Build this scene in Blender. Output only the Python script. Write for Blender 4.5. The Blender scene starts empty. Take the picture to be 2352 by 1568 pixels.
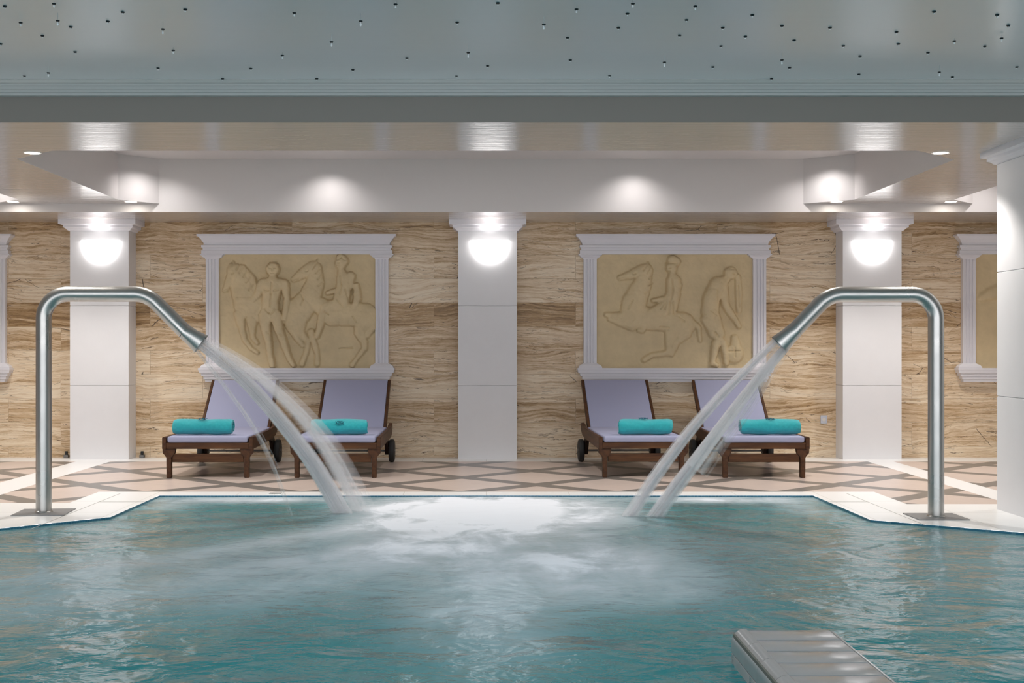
import bpy, bmesh, math, random
import numpy as np
from mathutils import Vector, Matrix
random.seed(7)
PI = math.pi
C = bpy.context.scene.collection
# ------------------------------------------------------------------ camera, world, exposure
F, H, VX, VY = 3000.0, 1.06, 1117.0, 798.0          # focal length in px of a 2352 frame, eye height, vanishing point
cam_d = bpy.data.cameras.new('camera'); cam = bpy.data.objects.new('camera', cam_d); C.objects.link(cam)
cam.location = (0, 0, H); cam.rotation_euler = (PI/2, 0, 0)
cam_d.sensor_width = 36; cam_d.lens = F/2352*36
cam_d.shift_x = (1176-VX)/2352; cam_d.shift_y = (VY-784)/2352
cam_d.clip_start = .05; cam_d.clip_end = 100
sc = bpy.context.scene; sc.camera = cam
sc.view_settings.view_transform = 'Standard'; sc.view_settings.look = 'None'
sc.view_settings.gamma = 1; sc.view_settings.use_curve_mapping = False
sc.view_settings.exposure = 0.95
sc.cycles.use_adaptive_sampling = True; sc.cycles.adaptive_threshold = .04; sc.cycles.max_bounces = 8; sc.cycles.diffuse_bounces = 4; sc.cycles.glossy_bounces = 4
sc.cycles.transparent_max_bounces = 48; sc.cycles.caustics_reflective = False; sc.cycles.caustics_refractive = False
sc.cycles.sample_clamp_indirect = 6
W = bpy.data.worlds.new('world'); sc.world = W; W.use_nodes = True
W.node_tree.nodes['Background'].inputs[0].default_value = (.95, .95, 1.0, 1)
W.node_tree.nodes['Background'].inputs[1].default_value = 1.5
P_COFFER, P_DOWN, P_POOL_FILL, P_SCONCE, E_BOWL = 30, 38, 64, 2.6, 2.6    # lamp powers
# ------------------------------------------------------------------ levels (metres)
ZB, ZS, ZR, ZP = 2.345, 2.269, 2.743, 2.56      # beam soffit, wall soffit, coffer, pool ceiling
D1, D2, D3, DW, DPF = 7.456, 8.53, 11.66, 12.62, 12.37
ZWAT = -.011
def at(px, py, D): return Vector(((px-VX)/F*D, D, H-(py-VY)/F*D))

# ------------------------------------------------------------------ node helpers
class NT:
    def __init__(s, name):
        s.m = bpy.data.materials.new(name); s.m.use_nodes = True
        s.t = s.m.node_tree; s.t.nodes.clear()
        s.out = s.t.nodes.new('ShaderNodeOutputMaterial')
    def n(s, ty, **kw):
        nd = s.t.nodes.new(ty)
        for k, v in kw.items():
            if k.startswith('i_'):
                key = k[2:]; key = int(key) if key.isdigit() else key.replace('_', ' ')
                if isinstance(v, bpy.types.NodeSocket): s.t.links.new(v, nd.inputs[key])
                else: nd.inputs[key].default_value = v
            else: setattr(nd, k, v)
        return nd
    def link(s, a, b): s.t.links.new(a, b)
    def math(s, op, a, b=None, c=None, clamp=False):
        nd = s.t.nodes.new('ShaderNodeMath'); nd.operation = op; nd.use_clamp = clamp
        for i, v in enumerate((a, b, c)):
            if v is None: continue
            if isinstance(v, bpy.types.NodeSocket): s.t.links.new(v, nd.inputs[i])
            else: nd.inputs[i].default_value = v
        return nd.outputs[0]
    def mix(s, f, a, b, blend='MIX'):
        nd = s.t.nodes.new('ShaderNodeMix'); nd.data_type = 'RGBA'; nd.blend_type = blend
        for i, v in ((0, f), (6, a), (7, b)):
            if isinstance(v, bpy.types.NodeSocket): s.t.links.new(v, nd.inputs[i])
            else: nd.inputs[i].default_value = v if i == 0 else (tuple(v)+(1,))[:4]
        return nd.outputs[2]
    def ramp(s, f, pts, interp='LINEAR'):
        nd = s.t.nodes.new('ShaderNodeValToRGB'); cr = nd.color_ramp; cr.interpolation = interp
        while len(cr.elements) < len(pts): cr.elements.new(.5)
        for e, (p, c) in zip(cr.elements, pts):
            e.position = p; e.color = (tuple(c)+(1,))[:4] if not isinstance(c, (int, float)) else (c, c, c, 1)
        s.t.links.new(f, nd.inputs[0]); return nd.outputs[0]
    def coord(s, scale=(1, 1, 1), loc=(0, 0, 0), kind='Object'):
        tc = s.n('ShaderNodeTexCoord')
        mp = s.n('ShaderNodeMapping'); mp.inputs['Scale'].default_value = scale; mp.inputs['Location'].default_value = loc
        s.link(tc.outputs[kind], mp.inputs[0]); return mp.outputs[0]
    def noise(s, vec, scale=5, detail=3, rough=.5, dist=0):
        nd = s.n('ShaderNodeTexNoise'); s.link(vec, nd.inputs['Vector'])
        nd.inputs['Scale'].default_value = scale; nd.inputs['Detail'].default_value = detail
        nd.inputs['Roughness'].default_value = rough; nd.inputs['Distortion'].default_value = dist
        return nd.outputs[0]
    def bump(s, h, strength=.3, dist=.01, normal=None):
        nd = s.n('ShaderNodeBump'); s.link(h, nd.inputs['Height'])
        nd.inputs['Strength'].default_value = strength; nd.inputs['Distance'].default_value = dist
        if normal is not None: s.link(normal, nd.inputs['Normal'])
        return nd.outputs[0]
    def pbr(s, color=(.8, .8, .8), rough=.5, metal=0, normal=None, **kw):
        nd = s.n('ShaderNodeBsdfPrincipled')
        for k, v in (('Base Color', color), ('Roughness', rough), ('Metallic', metal)):
            if isinstance(v, bpy.types.NodeSocket): s.link(v, nd.inputs[k])
            else: nd.inputs[k].default_value = (tuple(v)+(1,))[:4] if k == 'Base Color' else v
        if normal is not None: s.link(normal, nd.inputs['Normal'])
        for k, v in kw.items(): nd.inputs[k.replace('_', ' ')].default_value = v
        return nd.outputs[0]
    def done(s, sh): s.link(sh, s.out.inputs[0]); return s.m
def plain(name, color, rough=.5, metal=0, nscale=0, namp=.06, bump=0, bscale=60, **kw):
    t = NT(name); co = t.coord(); col = color; nrm = None
    if nscale:
        f = t.noise(co, nscale, 4, .6)
        col = t.mix(f, tuple(c*(1-namp*2) for c in color), tuple(min(1, c*(1+namp*2)) for c in color))
    if bump: nrm = t.bump(t.noise(co, bscale, 3, .6), bump, .002)
    return t.done(t.pbr(col, rough, metal, nrm, **kw))
# ------------------------------------------------------------------ materials
M = {}
M['paint'] = plain('painted_plaster', (.70, .665, .65), .45, nscale=1.5, namp=.012)
# glossy lacquered soffit: faint brushed streaks in the lacquer
t = NT('gloss_soffit'); b = t.bump(t.noise(t.coord((1.2, 14, 1)), 2, 4), .5, .006)
M['soffit'] = t.done(t.pbr((.545, .505, .485), .17, 0, b, Specular_IOR_Level=1.0, Coat_Weight=.35, Coat_Roughness=.14))
t = NT('pool_ceiling_lacquer'); b = t.bump(t.noise(t.coord((.8, 5, 1)), 1.6, 3), .12, .006)
M['ceiling'] = t.done(t.pbr((.72, .73, .745), .24, 0, b, Specular_IOR_Level=.7))
M['cornice'] = plain('cornice_lacquer', (.60, .585, .57), .3)
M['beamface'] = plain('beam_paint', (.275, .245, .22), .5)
M['stone'] = plain('white_limestone', (.80, .795, .81), .5, nscale=6, namp=.015, bump=.12, bscale=180)
M['plaster'] = plain('white_gypsum', (.78, .765, .80), .55, nscale=5, namp=.012)
M['seam'] = plain('coping_seam', (.42, .41, .38), .6)
M['marble'] = None
t = NT('white_marble_coping'); co = t.coord()
br = t.n('ShaderNodeTexBrick', offset=0.0, i_Scale=1.0, i_Mortar_Size=.003, i_Brick_Width=.6, i_Row_Height=.6,
         i_Color1=(.93, .93, .925, 1), i_Color2=(.91, .91, .905, 1), i_Mortar=(.62, .61, .58, 1)); t.link(co, br.inputs['Vector'])
col = t.mix(t.noise(co, 3, 5, .65), br.outputs[0], t.mix(.5, br.outputs[0], (.87, .87, .85)))
M['marble'] = t.done(t.pbr(col, .3))
# floor of pink marble lozenges between grey bands
t = NT('lozenge_floor'); tc = t.n('ShaderNodeTexCoord'); sp = t.n('ShaderNodeSeparateXYZ'); t.link(tc.outputs['Object'], sp.inputs[0])
X, Y = sp.outputs[0], sp.outputs[1]
u = t.math('DIVIDE', t.math('SUBTRACT', X, .385), 1.163); v = t.math('DIVIDE', t.math('SUBTRACT', Y, 10.10), 1.14)
def near_int(q, w):
    return t.math('LESS_THAN', t.math('ABSOLUTE', t.math('SUBTRACT', q, t.math('ROUND', q))), w)
qa, qb = t.math('ADD', u, v), t.math('SUBTRACT', u, v)
band = t.math('MAXIMUM', near_int(qa, .098), near_int(qb, .098))
ja = t.math('MAXIMUM', near_int(t.math('MULTIPLY', qa, 2), .004), near_int(t.math('MULTIPLY', qb, 2), .004))
cell = t.n('ShaderNodeTexWhiteNoise', noise_dimensions='2D')
cb = t.n('ShaderNodeCombineXYZ'); t.link(t.math('FLOOR', t.math('MULTIPLY', qa, 2)), cb.inputs[0]); t.link(t.math('FLOOR', t.math('MULTIPLY', qb, 2)), cb.inputs[1])
t.link(cb.outputs[0], cell.inputs[0])
pink = t.mix(cell.outputs[0], (.60, .485, .43), (.545, .45, .40))
pink = t.mix(t.noise(t.coord((1, 4, 1)), 5, 5, .7), pink, (.66, .55, .49))
pink = t.mix(t.math('MULTIPLY', ja, .35), pink, (.35, .29, .26))
grey = t.mix(t.noise(t.coord(), 12, 5, .7), (.165, .148, .135), (.215, .195, .18))
col = t.mix(band, pink, grey)
wl = t.math('MULTIPLY', t.math('GREATER_THAN', X, -3.82), t.math('LESS_THAN', X, -3.50))
wr = t.math('MULTIPLY', t.math('GREATER_THAN', X, 3.55), t.math('LESS_THAN', X, 3.79))
col = t.mix(t.math('MAXIMUM', wl, wr), col, (.86, .86, .855))
M['floor'] = t.done(t.pbr(col, .33))
# travertine
t = NT('travertine'); tc = t.n('ShaderNodeTexCoord'); sp = t.n('ShaderNodeSeparateXYZ'); t.link(tc.outputs['Object'], sp.inputs[0])
X, Z = sp.outputs[0], sp.outputs[2]
cxz = t.n('ShaderNodeCombineXYZ'); t.link(X, cxz.inputs[0]); t.link(t.math('ADD', Z, .127), cxz.inputs[1])
br = t.n('ShaderNodeTexBrick', offset=.37, offset_frequency=2, i_Scale=1.0, i_Mortar_Size=.0025, i_Mortar_Smooth=.3, i_Brick_Width=1.37, i_Row_Height=.2315,
         i_Color1=(0, 0, 0, 1), i_Color2=(1, 1, 1, 1), i_Mortar=(.5, .5, .5, 1)); t.link(cxz.outputs[0], br.inputs['Vector'])
rnd = t.n('ShaderNodeSeparateColor'); t.link(br.outputs[0], rnd.inputs[0]); rnd = rnd.outputs[0]
def vec(xs, zs, zz, off=0.0):
    c = t.n('ShaderNodeCombineXYZ')
    t.link(t.math('ADD', t.math('MULTIPLY', X, xs), off), c.inputs[0])
    t.link(t.math('MULTIPLY', zz, zs), c.inputs[1])
    t.link(t.math('MULTIPLY', rnd, 7.0), c.inputs[2]); return c.outputs[0]
w1 = t.noise(vec(.8, 1.4, Z), 1.3, 2, .5); w2 = t.noise(vec(3.2, 8, Z, 3.1), 1.2, 4, .65)
Zw = t.math('ADD', Z, t.math('ADD', t.math('MULTIPLY', t.math('SUBTRACT', w1, .5), .24), t.math('MULTIPLY', t.math('SUBTRACT', w2, .5), .055)))
big = t.noise(vec(.45, 9, Zw, 9), 1.0, 3, .6)
fine = t.noise(vec(1.3, 46, Zw), 1.0, 6, .72)
micro = t.noise(vec(9, 130, Zw), 1.0, 4, .75)
patch = t.noise(vec(2.5, 3.5, Z, 40), 1.0, 3, .6)
rowband = t.ramp(t.math('DIVIDE', Z, 2.4), [(0, .30), (.03, .05), (.12, .12), (.20, .55), (.219, .60), (.222, .0), (.385, .16), (.46, .30), (.525, .18), (.527, .95), (.622, 1.0), (.624, -.0), (.80, .06), (.88, .20), (.94, .75)])
tone = t.math('ADD', t.math('MULTIPLY', fine, 1.9), t.math('ADD', t.math('MULTIPLY', big, .55), t.math('MULTIPLY', micro, .75)))
tone = t.math('ADD', tone, t.math('MULTIPLY', patch, .45))
tone = t.math('ADD', t.math('SUBTRACT', tone, 1.61), t.math('ADD', t.math('MULTIPLY', rowband, .30), t.math('MULTIPLY', t.math('SUBTRACT', rnd, .5), .16)))
col = t.ramp(tone, [(.0, (.86, .73, .55)), (.22, (.76, .60, .41)), (.42, (.61, .435, .26)), (.62, (.40, .25, .115)), (.90, (.13, .07, .03))])
col = t.mix(t.math('MULTIPLY', rowband, .35), col, t.mix(.5, col, (.42, .22, .05)))
pit = t.noise(vec(5.5, 60, Zw, 5), 1.0, 4, .7); pm = t.noise(vec(1.4, 5, Z, 17), 1.0, 2, .5)
pit = t.math('MULTIPLY', t.math('GREATER_THAN', pit, .64), t.math('GREATER_THAN', pm, .45))
col = t.mix(t.math('MULTIPLY', pit, .8), col, (.09, .05, .025))
ln = t.noise(vec(1.1, 24, Zw, 8), 1.0, 4, .6); lm = t.noise(vec(2.2, 4, Z, 71), 1.0, 2, .5)
line = t.math('MULTIPLY', t.math('LESS_THAN', t.math('ABSOLUTE', t.math('SUBTRACT', ln, .52)), .0075), t.ramp(lm, [(.4, 0), (.55, 1)]))
col = t.mix(t.math('MULTIPLY', line, .65), col, (.20, .115, .05))
vn = t.n('ShaderNodeTexVoronoi', feature='DISTANCE_TO_EDGE'); t.link(vec(1.5, 3.5, Zw, 2), vn.inputs['Vector']); vn.inputs['Scale'].default_value = 1.3
crk = t.math('MULTIPLY', t.math('LESS_THAN', vn.outputs[0], .006), t.math('GREATER_THAN', t.noise(vec(1.1, 1.5, Z, 31), 1, 2), .60))
col = t.mix(t.math('MULTIPLY', crk, .85), col, (.06, .035, .02))
col = t.mix(t.math('MULTIPLY', br.outputs[1], .30), col, (.22, .14, .08))
M['travertine'] = t.done(t.pbr(col, .42, 0, t.bump(fine, .25, .003)))
M['relief'] = plain('ochre_cast_stone', (.68, .54, .32), .6, nscale=7, namp=.09, bump=.25, bscale=70)
M['steel'] = None
t = NT('brushed_steel'); b = t.bump(t.noise(t.coord((40, 40, 2)), 3, 3), .04, .001)
M['steel'] = t.done(t.pbr((.47, .46, .44), t.ramp(t.noise(t.coord(), 6, 3), [(.3, .25), (.7, .36)]), 1, b))
M['plate'] = plain('dull_steel_plate', (.26, .26, .26), .5, .4)
M['steeldark'] = plain('bore_shade_steel', (.10, .12, .12), .4, 1)  # darkened steel, shade of the bore put into the colour
def wood(name, a, b2, sc_=(14, 1.6, 14)):
    t = NT(name); f = t.noise(t.coord(sc_), 2.5, 3, .55, .2)
    return t.done(t.pbr(t.mix(t.ramp(f, [(.25, 0), (.75, 1)]), a, b2), .48, 0, None, Specular_IOR_Level=.3))
M['wood'] = wood('oiled_teak', (.036, .0115, .003), (.105, .041, .012)); M['wood_x'] = wood('oiled_teak_crosswise', (.04, .0125, .003), (.125, .05, .014), (1.6, 14, 14))
M['wood_dark'] = wood('dark_teak', (.012, .005, .003), (.03, .012, .006))
M['canvas'] = plain('lilac_white_canvas', (.345, .36, .51), .8, bump=.2, bscale=400)
M['rubber'] = plain('black_rubber', (.02, .02, .02), .6)
M['bolt'] = plain('dull_bolt', (.20, .19, .18), .4, 1)
t = NT('turquoise_terry'); co = t.coord(); f = t.noise(co, 45, 4, .7)
M['towel'] = t.done(t.pbr(t.mix(f, (.0, .34, .40), (.03, .62, .66)), .9, 0, t.bump(t.noise(co, 220, 4, .8), .9, .006), Sheen_Weight=.4))
M['thread'] = plain('dark_teal_thread', (.0, .11, .16), .7)
t = NT('grey_glazed_tile'); co = t.coord(); f = t.noise(co, 30, 3, .6)
M['glaze'] = t.done(t.pbr((.30, .30, .30), .17, 0, t.bump(f, .12, .003), Specular_IOR_Level=.7))
M['grout'] = plain('grout', (.12, .12, .10), .8)
t = NT('blue_pool_mosaic'); co = t.coord()
br = t.n('ShaderNodeTexBrick', offset=0.0, i_Scale=1.0, i_Mortar_Size=.002, i_Brick_Width=.025, i_Row_Height=.025,
         i_Color1=(.03, .15, .24, 1), i_Color2=(.05, .20, .30, 1), i_Mortar=(.10, .24, .32, 1))
sp = t.n('ShaderNodeSeparateXYZ'); t.link(co, sp.inputs[0]); cb = t.n('ShaderNodeCombineXYZ')
t.link(t.math('ADD', sp.outputs[0], sp.outputs[1]), cb.inputs[0]); t.link(sp.outputs[2], cb.inputs[1]); t.link(cb.outputs[0], br.inputs['Vector'])
M['mosaic'] = t.done(t.pbr(br.outputs[0], .2))
M['poolfloor'] = plain('teal_pool_lining', (.03, .30, .34), .4, nscale=2, namp=.1)
def emit(name, color, s):
    t = NT(name); e = t.n('ShaderNodeEmission', i_Color=color+(1,), i_Strength=s); return t.done(e.outputs[0])
M['bowl'] = emit('lit_opal_glass', (1, .97, .95), E_BOWL)
M['lamp'] = emit('lit_lamp', (1, .94, .86), 22)
M['lid'] = emit('added_lid_glow', (1, .97, .95), .9)  # weak glow of the lid added on the wall lamps
M['rim'] = plain('white_lamp_rim', (.75, .72, .68), .35)
M['bead'] = plain('dark_bead', (.012, .014, .016), .25)
M['socket'] = plain('pale_plastic', (.62, .64, .72), .4)
t = NT('crystal'); M['crystal'] = t.done(t.pbr((.97, .98, 1), .1, 0, None, Specular_IOR_Level=.9))
t = NT('clear_wire'); a = t.n('ShaderNodeBsdfTransparent').outputs[0]; bs = t.pbr((.75, .8, .82), .3)
mx = t.n('ShaderNodeMixShader', i_0=.45, i_1=a, i_2=bs); M['wire'] = t.done(mx.outputs[0])
def strands(name, op, col=(1, .985, 1)):
    t = NT(name); a = t.n('ShaderNodeBsdfTransparent').outputs[0]; d = t.n('ShaderNodeBsdfDiffuse', i_Color=col+(1,)).outputs[0]
    tr = t.n('ShaderNodeBsdfTranslucent', i_Color=col+(1,)).outputs[0]; g = t.n('ShaderNodeBsdfGlossy', i_Roughness=.3).outputs[0]
    m1 = t.n('ShaderNodeMixShader', i_0=.5, i_1=d, i_2=tr).outputs[0]; m2 = t.n('ShaderNodeMixShader', i_0=.12, i_1=m1, i_2=g).outputs[0]
    f = t.math('MULTIPLY', t.ramp(t.noise(t.coord(), 9, 3), [(.35, .75), (.65, 1)]), op)
    return t.done(t.n('ShaderNodeMixShader', i_0=f, i_1=a, i_2=m2).outputs[0])
M['jet'] = strands('falling_water', .20); M['veil'] = strands('thin_falling_water', .075)
# water surface: milky teal body, mirror skin, foam by the attribute painted where the jets churn it
t = NT('pool_water'); co = t.coord()
at_ = t.n('ShaderNodeAttribute', attribute_name='foam'); fo = at_.outputs['Fac']
n1 = t.noise(t.coord((1, 1.1, 1)), 2.3, 3, .5, .5); n2 = t.noise(t.coord((1, 1.2, 1)), 8, 3, .6, .6); n3 = t.noise(co, 1.1, 2, .5)
calm = t.math('SUBTRACT', 1.0, t.math('MULTIPLY', fo, .8), clamp=True)
h = t.math('ADD', t.math('MULTIPLY', n1, 1.0), t.math('MULTIPLY', n2, .19))
nb = t.n('ShaderNodeBump', i_Distance=.080); t.link(h, nb.inputs['Height']); t.link(t.math('MULTIPLY', calm, .85), nb.inputs['Strength'])
fm = t.math('MULTIPLY', fo, t.ramp(t.noise(t.coord((1.3, .8, 1)), 2.2, 5, .65, .4), [(.25, .72), (.6, 1.25)]), clamp=True)
fm = t.math('MAXIMUM', fm, t.ramp(fo, [(.80, 0), (.97, 1)]))
body = t.mix(n3, (.004, .175, .205), (.012, .265, .285))
body = t.mix(fm, body, (.84, .88, .945))
dif = t.n('ShaderNodeBsdfDiffuse', i_Color=body).outputs[0]
trn = t.n('ShaderNodeBsdfTransparent', i_Color=(.10, .55, .58, 1)).outputs[0]
base = t.n('ShaderNodeMixShader', i_0=t.math('MAXIMUM', .80, fm), i_1=trn, i_2=dif).outputs[0]
gl = t.n('ShaderNodeBsdfGlossy', i_Color=(.95, .97, .97, 1)); gl.inputs['Roughness'].default_value = .21; t.link(nb.outputs[0], gl.inputs['Normal'])
fr = t.n('ShaderNodeFresnel', i_IOR=1.5); t.link(nb.outputs[0], fr.inputs['Normal'])
ff = t.math('MULTIPLY', fr.outputs[0], t.math('SUBTRACT', 1.0, t.math('MULTIPLY', fm, .9)), clamp=True)
M['water'] = t.done(t.n('ShaderNodeMixShader', i_0=ff, i_1=base, i_2=gl.outputs[0]).outputs[0])

# ------------------------------------------------------------------ mesh helpers
def obj(name, bm, mat, parent=None, smooth=False, loc=None):
    me = bpy.data.meshes.new(name); bm.normal_update(); bm.to_mesh(me); bm.free()
    mats = mat if isinstance(mat, (list, tuple)) else [mat]
    for m in mats: me.materials.append(m)
    if smooth:
        for p in me.polygons: p.use_smooth = True
        try: me.set_sharp_from_angle(angle=math.radians(40))
        except Exception: pass
    o = bpy.data.objects.new(name, me); C.objects.link(o)
    if parent: o.parent = parent
    if loc is not None: o.location = loc
    return o
def tag(o, label=None, cat=None, group=None, kind=None):
    if label: o['label'] = label
    if cat: o['category'] = cat
    if group: o['group'] = group
    if kind: o['kind'] = kind
    return o
def thing(name, label, cat, loc=(0, 0, 0), rz=0, group=None):
    o = bpy.data.objects.new(name, None); C.objects.link(o); o.location = loc; o.rotation_euler = (0, 0, rz)
    o.empty_display_size = .1
    return tag(o, label, cat, group)
def struct(name, bm, mat, label=None, smooth=False):
    return tag(obj(name, bm, mat, None, smooth), label, None, None, 'structure')
def dup(o, parent=None):
    c = o.copy(); C.objects.link(c)
    if parent: c.parent = parent
    for ch in list(o.children): dup(ch, c)
    return c
def box(bm, x0, x1, y0, y1, z0, z1, bev=0, mi=0):
    r = bmesh.ops.create_cube(bm, size=1); vs = r['verts']
    for v in vs: v.co = ((x0+x1)/2+v.co.x*(x1-x0), (y0+y1)/2+v.co.y*(y1-y0), (z0+z1)/2+v.co.z*(z1-z0))
    fs = list({f for v in vs for f in v.link_faces})
    if bev:
        es = list({e for v in vs for e in v.link_edges})
        r = bmesh.ops.bevel(bm, geom=es, offset=bev, segments=3, profile=.5, affect='EDGES'); fs = r['faces']
    for f in fs: f.material_index = mi
    return bm
def ring_loft(bm, rings, cap=True, closed=True):
    vr = [[bm.verts.new(p) for p in r] for r in rings]; n = len(rings[0])
    for a, b in zip(vr, vr[1:]):
        for i in range(n if closed else n-1):
            j = (i+1) % n; bm.faces.new((a[i], a[j], b[j], b[i]))
    if cap: bm.faces.new(list(reversed(vr[0]))); bm.faces.new(vr[-1])
    return bm
def fixn(bm): bmesh.ops.recalc_face_normals(bm, faces=bm.faces[:]); return bm
def rects(rl):      # rl: (z, x0, x1, y0, y1) stacked rectangles
    bm = bmesh.new()
    ring_loft(bm, [[(x0, y0, z), (x1, y0, z), (x1, y1, z), (x0, y1, z)] for z, x0, x1, y0, y1 in rl]); return fixn(bm)
def extr(prof, axis, a, b):      # closed 2D profile extruded along an axis
    bm = bmesh.new()
    f = {'x': lambda p, q: (q, p[0], p[1]), 'y': lambda p, q: (p[0], q, p[1]), 'z': lambda p, q: (p[0], p[1], q)}[axis]
    ring_loft(bm, [[f(p, a) for p in prof], [f(p, b) for p in prof]]); return fixn(bm)
def tube(bm, pts, rad, n=24, cap=True, flat=None, up=Vector((0, 1, 0))):
    pts = [Vector(p) for p in pts]; rings = []
    for i, p in enumerate(pts):
        d = (pts[min(i+1, len(pts)-1)]-pts[max(i-1, 0)]).normalized()
        u = up if abs(d.dot(up)) < .95 else Vector((1, 0, 0))
        a = d.cross(u).normalized(); b2 = a.cross(d).normalized()
        r = rad[i] if isinstance(rad, (list, tuple)) else rad
        ra, rb = r if isinstance(r, tuple) else (r, r)
        rings.append([p+a*ra*math.cos(2*PI*k/n)+b2*rb*math.sin(2*PI*k/n) for k in range(n)])
    ring_loft(bm, rings, cap); return bm
def lathe(bm, prof, n=24, c=(0, 0, 0), a0=0, a1=2*PI):
    full = abs(a1-a0-2*PI) < 1e-6
    m = n if full else n+1
    rings = [[(c[0]+r*math.cos(a0+(a1-a0)*k/n), c[1]+r*math.sin(a0+(a1-a0)*k/n), c[2]+z) for k in range(m)] for r, z in prof]
    ring_loft(bm, rings, cap=False, closed=full); return bm
def sheet(bm, pts, mi=0):
    f = bm.faces.new([bm.verts.new(p) for p in pts]); f.material_index = mi; return f

# ------------------------------------------------------------------ room shell
XS = 9.0
poolL = [(-2.345, 9.38), (-2.352, 8.175), (-2.853, 7.66), (-4.5, 6.02), (-XS+.9, 6.02)]
poolR = [(2.345, 9.38), (2.365, 8.04), (3.08, 7.48), (4.55, 6.3), (XS-.9, 6.3)]
outline = list(reversed(poolL))+poolR                       # far shore from left to right
bm = bmesh.new()
sheet(bm, [(-XS, 8.92, 0), (-2.85, 8.92, 0), (-2.85, 9.607, 0), (2.85, 9.607, 0), (2.85, 8.85, 0), (XS, 8.85, 0), (XS, 12.16, 0), (-XS, 12.16, 0)], 0)
sheet(bm, [(x, y, 0) for x, y in outline]+[(XS, 6.3, 0), (XS, 8.85, 0), (2.85, 8.85, 0), (2.85, 9.607, 0), (-2.85, 9.607, 0), (-2.85, 8.92, 0), (-XS, 8.92, 0), (-XS, 6.02, 0)], 1)
sheet(bm, [(-XS, 12.16, 0), (XS, 12.16, 0), (XS, DW, 0), (-XS, DW, 0)], 1)
sheet(bm, [(-XS, -4, 0), (-XS+.9, -4, 0), (-XS+.9, 6.02, 0), (-XS, 6.02, 0)], 1)
sheet(bm, [(XS-.9, -4, 0), (XS, -4, 0), (XS, 6.3, 0), (XS-.9, 6.3, 0)], 1)
for f in bm.faces:
    if f.normal.z < 0: f.normal_flip()
bm.normal_update()
for f in bm.faces:
    if f.normal.z < 0: f.normal_flip()
struct('floor', bm, [M['floor'], M['marble']])
# thin seam strips that run inside the coping, parallel to the water edge
bm = bmesh.new()
for s, xo in ((-1, 2.66), (1, 2.62)):
    box(bm, s*xo-.002, s*xo+.002, 7.62 if s < 0 else 7.82, 9.5, 0, .0012)
    box(bm, min(s*2.35, s*xo), max(s*2.35, s*xo), 8.97, 8.978, 0, .0014)
struct('trim_4', bm, M['seam'])
# pool basin
bm = bmesh.new()
ol = [(-XS+.9, -4)]+outline+[(XS-.9, -4)]
for (x0, y0), (x1, y1) in zip(ol, ol[1:]):
    sheet(bm, [(x0, y0, -1.25), (x1, y1, -1.25), (x1, y1, -.001), (x0, y0, -.001)], 0)
sheet(bm, [(x, y, -1.25) for x, y in ol], 1)
struct('wall_pool', bm, [M['mosaic'], M['poolfloor']])
# travertine back wall and plain side walls
bm = bmesh.new(); box(bm, -XS, XS, DW, DW+.2, -.02, ZS+.5); struct('wall_back', bm, M['travertine'])
for s, nm in ((-1, 'wall_left'), (1, 'wall_right')):
    bm = bmesh.new(); box(bm, min(s*XS, s*(XS+.2)), max(s*XS, s*(XS+.2)), -4, DW+.2, -1.25, 3.0); struct(nm, bm, M['paint'])
# pool ceiling
bm = bmesh.new(); box(bm, -XS, XS, -4, 7.31, ZP, ZP+.1); ceil_o = struct('ceiling', bm, M['ceiling'])
prof = [(7.456, 2.490), (7.415, 2.490), (7.41, 2.503), (7.39, 2.506), (7.383, 2.516), (7.372, 2.518), (7.36, 2.531), (7.348, 2.534), (7.342, 2.542), (7.325, 2.545), (7.31, 2.556), (7.30, 2.557), (7.30, 2.64), (7.456, 2.64)]
struct('trim_1', extr(prof, 'x', -XS, XS), M['cornice'])
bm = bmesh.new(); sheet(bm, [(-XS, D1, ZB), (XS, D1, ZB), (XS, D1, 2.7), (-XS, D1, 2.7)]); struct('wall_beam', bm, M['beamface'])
# low soffit with coffers cut into it
def coffer(cx, l=-3.20, r=3.20):
    return [(cx+l, 8.90), (cx+l+.36, D2), (cx+r-.38, D2), (cx+r, 8.93), (cx+r, 11.35), (cx+r-.37, D3), (cx+l+.28, D3), (cx+l, 11.35)]
cof = [coffer(-7.26), coffer(0), coffer(7.26)]
bm = bmesh.new()
sheet(bm, [(-XS, D1, ZB), (XS, D1, ZB), (XS, D2, ZB), (-XS, D2, ZB)])
piers = []
for a, b2 in ((cof[0], cof[1]), (cof[1], cof[2])):
    sheet(bm, [(a[2][0], D2, ZB), (a[3][0], a[3][1], ZB), (a[4][0], a[4][1], ZB), (a[5][0], D3, ZB), (b2[6][0], D3, ZB), (b2[7][0], b2[7][1], ZB), (b2[0][0], b2[0][1], ZB), (b2[1][0], D2, ZB)])
for f in bm.faces: f.normal_update()
struct('ceiling_soffit', bm, M['soffit'])
bm = bmesh.new()
for c in cof:
    for (x0, y0), (x1, y1) in zip(c, c[1:]+c[:1]):
        if y0 == D3 and y1 == D3: continue
        sheet(bm, [(x0, y0, ZB), (x1, y1, ZB), (x1, y1, ZR), (x0, y0, ZR)])
    sheet(bm, [(x, y, ZR) for x, y in c])
sheet(bm, [(-XS, D3, ZS), (XS, D3, ZS), (XS, D3, ZR), (-XS, D3, ZR)])
struct('ceiling_coffer', bm, M['paint'])
bm = bmesh.new(); sheet(bm, [(-XS, D3, ZS), (XS, D3, ZS), (XS, DW, ZS), (-XS, DW, ZS)]); struct('ceiling_wall_soffit', bm, M['soffit'])
bm = bmesh.new(); box(bm, -XS-.2, XS+.2, -4, DW+.2, 2.95, 3.05); struct('ceiling_slab', bm, M['paint'])

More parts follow.
